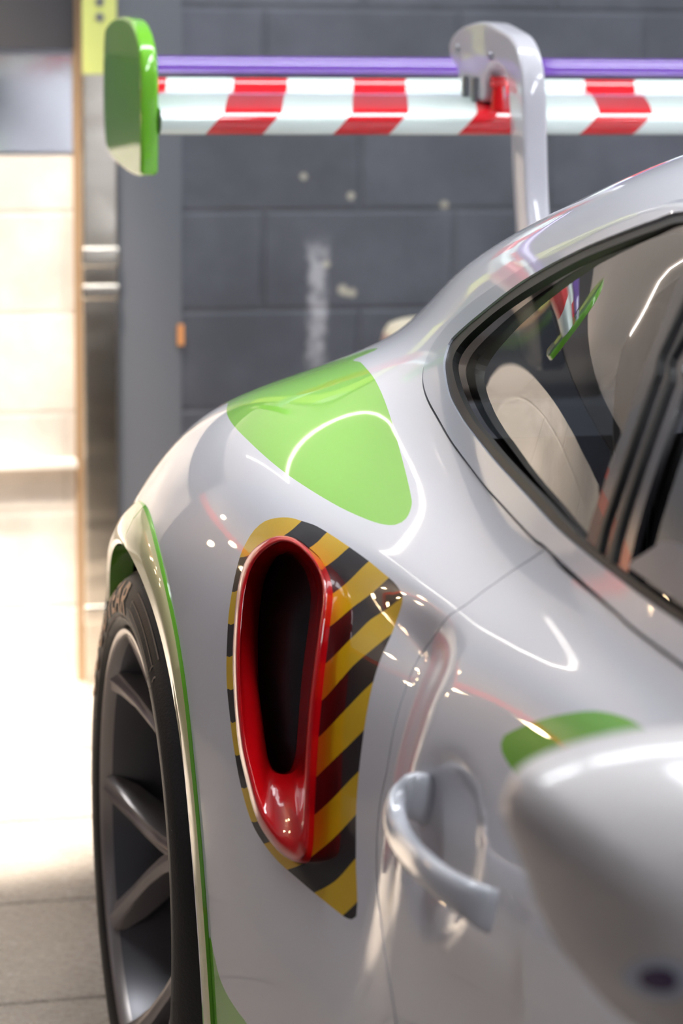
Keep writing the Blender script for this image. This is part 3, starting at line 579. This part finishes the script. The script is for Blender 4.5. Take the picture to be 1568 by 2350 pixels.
door = patch('door', inset(DOOR, .0008), [WHITE, GREEN2], car, holes=[inset(DLO, -gap)], lines=[(LP['doorgreen'], True)],
             classify=lambda c: inpoly(c, LP['doorgreen']).astype(int), rim=.014)
# window surround
patch('window_trim', inset(DLO, .0012), [SILVERT], car, holes=[inset(SEAL, -.0002)], off=.0015, rim=.010, step=.010)['label'] = 'pale silver strip around the side windows'
patch('window_seal', inset(SEAL, .0003), [SEALM], car, holes=[GL], off=-.001, rim=.008, step=.010)
# inner dark strip closes the gaps from behind
patch('gap_liner', inset(resample(DLO[::8]), -.05), [DARK], car, holes=[inset(DLO, .012)], off=-.02, rim=0, step=.02)
pr_ = catmull(LOOPS['pillar_rear'], 40, closed=False); pf_ = catmull(LOOPS['pillar_front'], 30, closed=False)
# quarter glass: the part of the opening behind the pillar
GLs = np.asarray(GL)
def pillar_s(t): return np.interp(t, pr_[::-1, 1], pr_[::-1, 0])
def pillar_f(t):
    ex = np.concatenate([pf_[::-1], [[4.47, 8.6], [4.48, 9.62]]]); return np.interp(t, ex[:, 1], ex[:, 0])
rear_pts = GLs[(GLs[:, 0] > pillar_s(GLs[:, 1])+.01)]
o = np.argsort(-np.arctan2(rear_pts[:, 1]-8.2, rear_pts[:, 0]-5.2))
c0 = rear_pts.copy(); ang = np.arctan2(c0[:, 1]-8.2, c0[:, 0]-5.0)
# order along the loop starting after the pillar
i0 = np.where(GLs[:, 0] > pillar_s(GLs[:, 1])+.01)[0]
brk = np.where(np.diff(i0) > 1)[0]
i0 = np.concatenate([i0[brk[0]+1:], i0[:brk[0]+1]]) if len(brk) else i0
rp = GLs[i0]
ta, tb2 = rp[-1][1], rp[0][1]
tt = np.linspace(ta, tb2, 50)[1:-1]
QG = np.array([tuple(p) for p in rp]+[(float(pillar_s(t)), float(t)) for t in tt])
def glass_off(s, t):      # the pane is flatter than the body around it
    return -.005-.009*np.clip((s-4.6)/1.9, 0, 1.2)+.035*(raw(s, t)[..., 2]-1.10)
patch('quarter_glass', QG, [GLASS], car, off=glass_off, rim=0, step=.012)['label'] = 'tinted rear side window with mirror-like reflections'
tq = np.linspace(GB+.005, G0+.07, 50)
PIL = np.array([(float(pillar_s(t))+.005, float(t)) for t in tq]+[(float(pillar_f(t)), float(t)) for t in tq[::-1]])
pil = patch('b_pillar', PIL, [PILLAR], car, off=-.003, rim=.006, step=.012)
# window guide channels on the pillar
for a, b, w in ((.32, .40, .004), (.62, .72, .004)):
    L1 = [(float(pillar_s(t)*(1-a)+pillar_f(t)*a), float(t)) for t in tq]; L2 = [(float(pillar_s(t)*(1-b)+pillar_f(t)*b), float(t)) for t in tq[::-1]]
    patch('window_channel', np.array(L1+L2), [SEALM], pil, off=.0005, rim=.004, step=.012)
DG = [(float(pillar_f(t))-.01, float(t)) for t in np.linspace(GB+.02, G0+.03, 50)]
fr = GLs[(GLs[:, 0] < 4.2)]; i1 = np.where(GLs[:, 0] < 4.2)[0]; brk = np.where(np.diff(i1) > 1)[0]
i1 = np.concatenate([i1[brk[0]+1:], i1[:brk[0]+1]]) if len(brk) else i1
fp = GLs[i1]
if fp[0][1] < 8: fp = fp[::-1]
patch('door_glass', np.array(DG+[tuple(p) for p in fp]), [GLASSD], car, off=-.012, rim=0, step=.016)
# belt moulding: grey strip standing proud below the door glass
bs = np.linspace(4.12, 1.7, 60); bw = np.clip((4.12-bs)*1.6, .0, .22)+.04
BELT = np.array([(s, GB+.05) for s in bs]+[(s, GB+.05+w) for s, w in zip(bs[::-1], bw[::-1])])
patch('belt_moulding', BELT, [mat('grey_belt_rubber', (.16, .155, .18), .35, coat=.3)], car, off=.004, rim=.012, step=.012)

# intake surround: a rolled red lip with a scooped floor
def ringpt(c, h): return Sf(c[:, 0], c[:, 1], h)
P0, P1, P2, P3 = (ringpt(c, h) for c, h in zip(RC, (0.0, .016, -.012, -.040)))
nn = base_n(RC[0][:, 0], RC[0][:, 1])[1]
rings = [P0*.86+P1*.14-nn*.006, P0*.80+P1*.20+nn*.0010, P0*.72+P1*.28+nn*.0032]
rings.append(P0*.55+P1*.45+nn*.0045); rings.append(P0*.25+P1*.75+nn*.0025)
rings += [P1, P1*.80+P2*.20+nn*.0025, P1*.55+P2*.45+nn*.002, P1*.25+P2*.75+nn*.001, P2, P2*.6+P3*.4-nn*.002, P3]
rings.append(P3+np.array([.006, .01, 0]))
intake = loft('intake_lip', [[tuple(p) for p in r] for r in rings], RED, car, cap=False); intake['label'] = 'glossy red lip of the side air intake'
cc = P3.mean(0); dr = [[tuple(p) for p in P3]]
for k, (sc, dv) in enumerate(((1.0, (.03, .03, 0)), (.98, (.07, .09, .0)), (.95, (.11, .17, 0)), (.90, (.14, .26, 0)))):
    dr.append([tuple(cc+(p-cc)*sc+np.array(dv)) for p in P3])
loft('intake_duct', dr, DUCT, intake, cap=True)

# wheel arch lip, in two lengths that meet at the top
def lip(name, a0, a1, n):
    rings = []; mi = []
    for a in np.linspace(a0, a1, n):
        al = 180-math.degrees(a)
        r0 = rin(a); wd = .052+.012*max(0, min(1, (60-al)/60)) - .010*max(0, min(1, (al-100)/40))
        k = max(0, min(1, (90-al)/60)); oi = .010*(1-k)-.004*k
        pts = []
        for r, off in ((r0+wd, -.006), (r0+wd, .0010), (r0+wd-.0025, .0035), (r0+wd*.66, .0075*(1-k*.4)+.001), (r0+wd*.33, oi*.85+.002), (r0+.004, oi), (r0, oi-.004)):
            y, z = r*math.cos(a), CZ+r*math.sin(a); s, t = st_from_yz(np.array([y]), np.array([z]), 7.0)
            pts.append(Sf(s, t, off)[0])
        p = pts[-1]; pts.append(p+np.array([.030, 0, 0])); q = pts[0]; pts.append(q+np.array([.022, 0, 0]))
        rings.append([tuple(v) for v in pts])
    m = len(rings[0]); mi = []
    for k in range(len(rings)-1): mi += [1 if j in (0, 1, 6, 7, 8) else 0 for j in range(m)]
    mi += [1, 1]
    return loft(name, rings, [LIPREFL, GREEN2], car, cap=True, mi=mi, sharp=35)
at = math.radians(88.5)
lip('arch_lip', math.radians(198), at+.003, 120)['label'] = 'green wheel arch lip with painted-in pale reflection ahead of the wheel top'
lip('arch_lip', at-.003, a_rear, 50)['label'] = 'green wheel arch lip with painted-in pale reflection behind the wheel top'
# wheel house
pts = []
rings = []
for x in (-.915, -.80, -.56):
    rings.append([(x, .415*math.cos(a), CZ+.415*math.sin(a)) for a in np.linspace(math.radians(39), math.radians(200), 60)])
loft('wheel_house', rings, DARK, car, closed=False, cap=False)
cyl('wheel_house', (-.56, 0, CZ), (-.55, 0, CZ), .415, .415, DARK, car, 60)
# bumper corner low behind the wheel
yb = np.linspace(.42, .95, 30)
sL, tL = st_from_yz(yb, np.full(30, .15), 7); sH, tH = st_from_yz(yb, np.full(30, .50)+.04*np.clip((yb-.45)/.2, 0, 1), 7)
patch('bumper_corner', np.array(list(zip(sL, tL))+list(zip(sH[::-1], tH[::-1]))), [DKMETAL], car, off=.032, rim=.03, step=.02)
box('underbody', (-.55, -2.5, .13), (.78, .95, .20), DARK, car)

# ------------------------------------------------------------------ rear wheel
AX = -.915
prof = [(.3675, -.62), (.3675, -.66), (.3675, -.7), (.3675, -.74), (.3675, -.78), (.3672, -.83), (.3665, -.868), (.364, -.890), (.358, -.908), (.348, -.924), (.336, -.934), (.322, -.939),
        (.308, -.9395), (.298, -.936), (.291, -.931), (.287, -.925), (.280, -.918), (.280, -.64), (.300, -.60), (.330, -.595), (.355, -.602)]
wheel_prof = [(.280, -.915), (.284, -.922), (.2865, -.929), (.2855, -.933), (.2815, -.9335), (.278, -.929), (.274, -.918), (.270, -.900), (.266, -.870), (.262, -.83), (.258, -.78), (.255, -.72), (.252, -.64), (.258, -.63), (.264, -.64)]
wheel = lathe_x('rear_wheel', wheel_prof, [RIM, RIMD], car, sharp=60, closed=True, mi=[0]*6+[1]*9)
tyre = lathe_x('tyre', prof, [RUBBER, TREAD], wheel, seg=200, mi=[1]*7+[0]*14)
def sidewall_x(r):     # outside face of the tyre at radius r
    R_ = [p[0] for p in prof[7:16]][::-1]; X_ = [p[1] for p in prof[7:16]][::-1]
    return float(np.interp(r, R_, X_))
# tread grooves
for i, xg in enumerate((-.83, -.76, -.69)):
    lathe_x('tread_groove', [(.3682, xg-.005), (.3682, xg+.005), (.36, xg+.005), (.36, xg-.005)], DARK, tyre, seg=120)
# lettering round the sidewall
def sidewall_text(name, txt, size, r_mid, a_start, a_end, m, lift=.0012):
    cu = bpy.data.curves.new(name, 'FONT'); cu.body = txt; cu.size = size; cu.resolution_u = 4; cu.space_character = 1.05; cu.offset = size*.018
    to = bpy.data.objects.new(name+'_src', cu); SC.collection.objects.link(to)
    bpy.context.view_layer.update()
    me = bpy.data.meshes.new_from_object(to.evaluated_get(bpy.context.evaluated_depsgraph_get()))
    bpy.data.objects.remove(to)
    bm = bmesh.new(); bm.from_mesh(me)
    for _ in range(2):
        bmesh.ops.subdivide_edges(bm, edges=[e for e in bm.edges if e.calc_length() > .006], cuts=1)
    bmesh.ops.triangulate(bm, faces=bm.faces)
    xs = [v.co.x for v in bm.verts]; ys = [v.co.y for v in bm.verts]; x0, x1 = min(xs), max(xs); y0, y1 = min(ys), max(ys)
    for v in bm.verts:
        f = (v.co.x-x0)/(x1-x0); a = a_start+(a_end-a_start)*f; r = r_mid+(v.co.y-(y0+y1)/2)
        v.co = Vector((sidewall_x(r)-lift, r*math.cos(a), CZ+r*math.sin(a)))
    bm.to_mesh(me); bm.free(); me.materials.clear(); return link(name, me, m, tyre)
sidewall_text('tyre_lettering', 'GOODYEAR', .052, .325, math.radians(24), math.radians(88), LETTER)['label'] = 'raised peach coloured letters on the tyre'
def arc_strip(name, r0, r1, a0, a1, m, lift=.0012, n=60):
    A = [];
    for a in np.linspace(a0, a1, n):
        A.append([(sidewall_x(r)-lift, r*math.cos(a), CZ+r*math.sin(a)) for r in (r0, (r0+r1)/2, r1)])
    return loft(name, A, m, tyre, closed=False, cap=False)
for r0, w in ((.3495, .0022), (.342, .0016), (.332, .0016), (.322, .0016), (.312, .0016)):
    arc_strip('sidewall_line', r0, r0+w, math.radians(93), math.radians(119), LINEM)
arc_strip('sidewall_line', .353, .3555, math.radians(20), math.radians(170), LINEM, n=120)
arc_strip('sidewall_line', .300, .302, math.radians(20), math.radians(170), LINEM, n=120)
for a in (93, 119, 122):
    arc_strip('sidewall_line', .311, .3515, math.radians(a-.25), math.radians(a+.25), LINEM, n=4)
# spokes
def spoke_mesh(base):
    Vt, Fc = [], []
    for sgn in (-1, 1):
        P = [(.045, 0), (.085, sgn*.8), (.125, sgn*2.6), (.155, sgn*5.4), (.19, sgn*9.2), (.23, sgn*13.2), (.262, sgn*16.2), (.2795, sgn*17.6)]
        rings = []
        for k, (r, dg) in enumerate(P):
            a = base+math.radians(dg); f = (r-.045)/.23
            xf = float(np.interp(r, (.045, .10, .15, .20, .25, .28), (-.850, -.861, -.877, -.895, -.914, -.9305)))
            w = (.017, .016, .0145, .013, .012, .0125, .0165, .021)[k]; dpt = (.055, .055, .054, .052, .050, .046, .036, .020)[k]
            nx = P[min(k+1, 7)]; pv = P[max(k-1, 0)]
            def pt(r, dg): a = base+math.radians(dg); return np.array([r*math.cos(a), r*math.sin(a)])
            tg = pt(*nx)-pt(*pv); tg /= np.linalg.norm(tg); q = np.array([-tg[1], tg[0]]); c = pt(r, dg)
            ring = []
            for u, d in ((-1, dpt), (-1, .010), (-.86, .0045), (-.35, .0035), (0, 0), (.35, .0035), (.86, .0045), (1, .010), (1, dpt)):
                p = c+q*w*u; ring.append((xf+d, p[0], CZ+p[1]))
            rings.append(ring)
        b = len(Vt); n = len(rings[0]); Vt += [p for r in rings for p in r]
        for k in range(len(rings)-1):
            for i in range(n): a_, b_ = b+k*n+i, b+k*n+(i+1) % n; Fc.append((a_, b_, b_+n, a_+n))
        Fc.append(tuple(range(b, b+n))[::-1]); Fc.append(tuple(range(b+(len(rings)-1)*n, b+len(rings)*n)))
    return Vt, Fc
for k in range(5):
    Vt, Fc = spoke_mesh(math.radians(-16+72*k)); o = from_py('spoke', Vt, Fc, RIM, wheel)
    bm = bmesh.new(); bm.from_mesh(o.data); bmesh.ops.recalc_face_normals(bm, faces=bm.faces); bm.to_mesh(o.data); bm.free(); o.data.set_sharp_from_angle(angle=math.radians(28))
lathe_x('hub', [(.0, -.82), (.03, -.82), (.055, -.83), (.062, -.842), (.060, -.850), (.034, -.860), (.030, -.875), (.0, -.877)], RIM, wheel, closed=False, sharp=40, seg=60)
lathe_x('brake_disc', [(.06, -.775), (.195, -.775), (.195, -.747), (.06, -.747)], DISC, wheel, sharp=40, seg=90)
cyl('inner_barrel_wall', (-.66, 0, CZ), (-.65, 0, CZ), .25, .25, RIMD, wheel, 60)

# ------------------------------------------------------------------ door handle
hp = np.array(LOOPS['handle']); hp = catmull(hp, 44, closed=False); hn = Sn(np.array([4.3]), np.array([4.4]))[0]
rings = []; n = len(hp)
side = np.array([-.15, 0, 1.0]); side = side-hn*(side@hn); side /= np.linalg.norm(side)
for k in range(n):
    tg = hp[min(k+1, n-1)]-hp[max(k-1, 0)]; tg = tg-side*(tg@side); tg /= np.linalg.norm(tg)
    nr = np.cross(tg, side); f = k/(n-1)
    wd = float(np.interp(f, (0, .18, .4, .7, .9, 1), (.0225, .020, .0125, .0125, .0165, .0175))); th = float(np.interp(f, (0, .2, .5, .85, 1), (.010, .0085, .0085, .008, .004)))
    rings.append([tuple(hp[k]+side*wd*math.copysign(abs(math.cos(a))**.7, math.cos(a))+nr*th*math.copysign(abs(math.sin(a))**.7, math.sin(a))) for a in np.linspace(0, 2*PI, 28, endpoint=False)])
hd = loft('door_handle', rings, HANDLE, door, cap=True, sharp=60)
hd['label'] = 'pale silver-white pull handle'
# ------------------------------------------------------------------ cabin seen through the glass
ls = sharp_poly([(2.4, 9.7), (7.2, 9.7), (7.2, 12), (2.4, 12)], .04)
patch('roof_lining', ls, [TRIMCABIN], car, off=-.02, rim=0, step=.05)
box('cabin_floor', (-.66, -2.2, .30), (.66, -.55, .34), TRIMCABIN, car, .01)
box('rear_shelf', (-.60, -.60, .30), (.60, .12, .86), TRIMCABIN, car, .03)
def seat(x):
    out = []
    for nm, lo, hi, bv in (('seat_back', (x-.24, -1.02, .42), (x+.24, -.86, 1.02), .05), ('seat_cushion', (x-.25, -1.50, .34), (x+.25, -.98, .50), .05), ('headrest', (x-.13, -.98, 1.0), (x+.13, -.88, 1.13), .04)):
        out.append(box(nm, lo, hi, TRIMCABIN, car, bv))
    box('seat_belt', (x-.12, -1.03, .50), (x-.07, -1.02, 1.0), ORANGE, out[0], .002); box('seat_belt', (x+.07, -1.03, .50), (x+.12, -1.02, 1.0), ORANGE, out[0], .002)
seat(-.36); seat(.36)
def tube(name, pts, r, m, parent, seg=16):
    pts = catmull(pts, len(pts)*8, closed=False); rings = []
    for k in range(len(pts)):
        tg = pts[min(k+1, len(pts)-1)]-pts[max(0, k-1)]; q = Vector(tg).to_track_quat('Z', 'Y')
        rings.append([tuple(Vector(pts[k])+q@Vector((r*math.cos(a), r*math.sin(a), 0))) for a in np.linspace(0, 2*PI, seg, endpoint=False)])
    return loft(name, rings, m, parent)
tube('roll_bar', [(-.56, -.72, .4), (-.57, -.70, .9), (-.50, -.68, 1.14), (0, -.68, 1.19), (.50, -.68, 1.14), (.57, -.70, .9), (.56, -.72, .4)], .02, PILLAR, car)

# ------------------------------------------------------------------ rear wing
def section(name, prof, x0, x1, m, parent, nx=40):
    pr2 = catmull(prof, 90); rings = [[(x, y, z) for y, z in pr2] for x in np.linspace(x0, x1, nx)]
    return loft(name, rings, m, parent, cap=True, sharp=50)
main = section('wing_blade', [(.722, 1.222), (.728, 1.232), (.745, 1.241), (.80, 1.250), (.87, 1.257), (.94, 1.2585), (.972, 1.261), (.981, 1.265), (.989, 1.2725), (.995, 1.2755), (1.001, 1.274), (1.001, 1.266), (.985, 1.254), (.92, 1.232), (.85, 1.212), (.79, 1.202), (.75, 1.202), (.73, 1.210)], -.775, .775, WINGM, car)
main['label'] = 'red and white striped wing blade'
flap = section('wing_flap', [(1.030, 1.281), (1.033, 1.286), (1.045, 1.2875), (1.065, 1.289), (1.081, 1.2912), (1.091, 1.3025), (1.097, 1.306), (1.104, 1.3045), (1.100, 1.294), (1.085, 1.285), (1.06, 1.280), (1.04, 1.278)], -.775, .775, PURPLE, car)
flap['label'] = 'purple upper wing flap'
EP = catmull([(1.10, 1.335), (1.06, 1.355), (.96, 1.366), (.88, 1.366), (.82, 1.358), (.765, 1.332), (.742, 1.295), (.738, 1.22), (.742, 1.160), (.757, 1.143), (.85, 1.140), (.97, 1.146), (1.06, 1.156), (1.10, 1.180), (1.116, 1.25)], 90)
def endplate(x0, x1):
    e = plate('wing_endplate', [tuple(p) for p in EP], x0, x1, GREEN2, car, bev=.007, seg=4); e['label'] = 'lime green end plate of the rear wing'; return e
endplate(-.803, -.777); endplate(.777, .803)
NK = catmull([(.44, .90), (.50, 1.02), (.535, 1.115), (.552, 1.195), (.568, 1.28), (.588, 1.318), (.625, 1.345), (.69, 1.358), (.77, 1.367), (.85, 1.362), (.91, 1.352), (.944, 1.338), (.952, 1.322), (.935, 1.306), (.905, 1.296), (.885, 1.270), (.862, 1.256), (.775, 1.249), (.758, 1.256), (.753, 1.285), (.735, 1.302), (.69, 1.306), (.655, 1.296), (.640, 1.276), (.628, 1.24), (.61, 1.155), (.585, 1.07), (.56, .98), (.545, .90)], 150)
def neck(x0, x1):
    o = plate('wing_support', [tuple(p) for p in NK], x0, x1, NECK, car, bev=.006, seg=3); o['label'] = 'pale silver swan neck wing support'
    xm = x0 if x0 < 0 else x1; d = -1 if x0 < 0 else 1
    for y, z in ((.895, 1.325), (.72, 1.318)): cyl('bolt', (xm-.002*-d, y, z), (xm+.005*d, y, z), .007, .006, STEEL, o)
    for y in (.79, .84): cyl('bolt', (xm+.004*d, y, 1.247), (xm+.004*d, y, 1.285), .006, .006, STEEL, o)
    return o
neck(-.285, -.25); neck(.25, .285)
def lug(x):
    o = cyl('wing_lug', (x, .742, 1.238), (x, .742, 1.283), .010, .007, RED, main); o['label'] = 'red lug on top of the striped blade'
    cyl('lug_pin', (x-.010, .742, 1.280), (x+.010, .742, 1.280), .008, .008, RED, main)
lug(-.268); lug(.268)

# ------------------------------------------------------------------ door mirror
MO = catmull([(-.973, .960), (-.968, .976), (-.955, .986), (-.921, .996), (-.878, 1.001), (-.82, 1.0), (-.775, .985), (-.762, .95), (-.765, .90), (-.785, .855), (-.83, .828), (-.875, .822), (-.902, .834), (-.925, .858), (-.945, .886), (-.960, .922), (-.970, .945)], 96)
mc = np.array([-.865, .915]); rings = []
for y, k in ((-1.700, .30), (-1.696, .46), (-1.688, .62), (-1.675, .76), (-1.660, .86), (-1.645, .93), (-1.630, .975), (-1.615, 1.0), (-1.60, 1.0), (-1.588, .985), (-1.582, .96)):
    rings.append([(mc[0]+(p[0]-mc[0])*k, y, mc[1]+(p[1]-mc[1])*k) for p in MO])
MIRM = mat('white_mirror_paint', (.64, .60, .59), .5, coat=.6, coat_r=.12); nt_, b_ = NT(MIRM)
v_, (mx_, my_, mz_) = xyz(nt_)
d_ = mth(nt_, 'SQRT', mth(nt_, 'ADD', mth(nt_, 'POWER', mth(nt_, 'SUBTRACT', mx_, -.912), 2.0), mth(nt_, 'POWER', mth(nt_, 'SUBTRACT', mz_, .888), 2.0)))
c_ = mixc(nt_, mth(nt_, 'LESS_THAN', d_, .015), (.64, .60, .59), (.50, .55, .66)); c_ = mixc(nt_, mth(nt_, 'LESS_THAN', d_, .0085), c_, (.045, .012, .10))
nt_.links.new(c_, b_.inputs['Base Color'])
mir = loft('door_mirror', rings, MIRM, car, cap=True, sharp=60); mir['label'] = 'white door mirror housing with a small purple spot'
k = .94
from_py('mirror_glass', [(mc[0]+(p[0]-mc[0])*k, -1.5815, mc[1]+(p[1]-mc[1])*k) for p in MO], [tuple(range(96))], mat('mirror_glass', (.7, .7, .72), .02, metal=1.0), mir, smooth=False)
rings = [[(x, y0+ry*math.cos(a), z0+rz*math.sin(a)) for a in np.linspace(0, 2*PI, 20, endpoint=False)] for x, y0, z0, ry, rz in ((-.84, -1.64, .85, .03, .014), (-.80, -1.645, .835, .028, .013), (-.75, -1.66, .845, .03, .014), (-.70, -1.68, .90, .035, .02))]
loft('mirror_arm', rings, PILLAR, mir, cap=True)
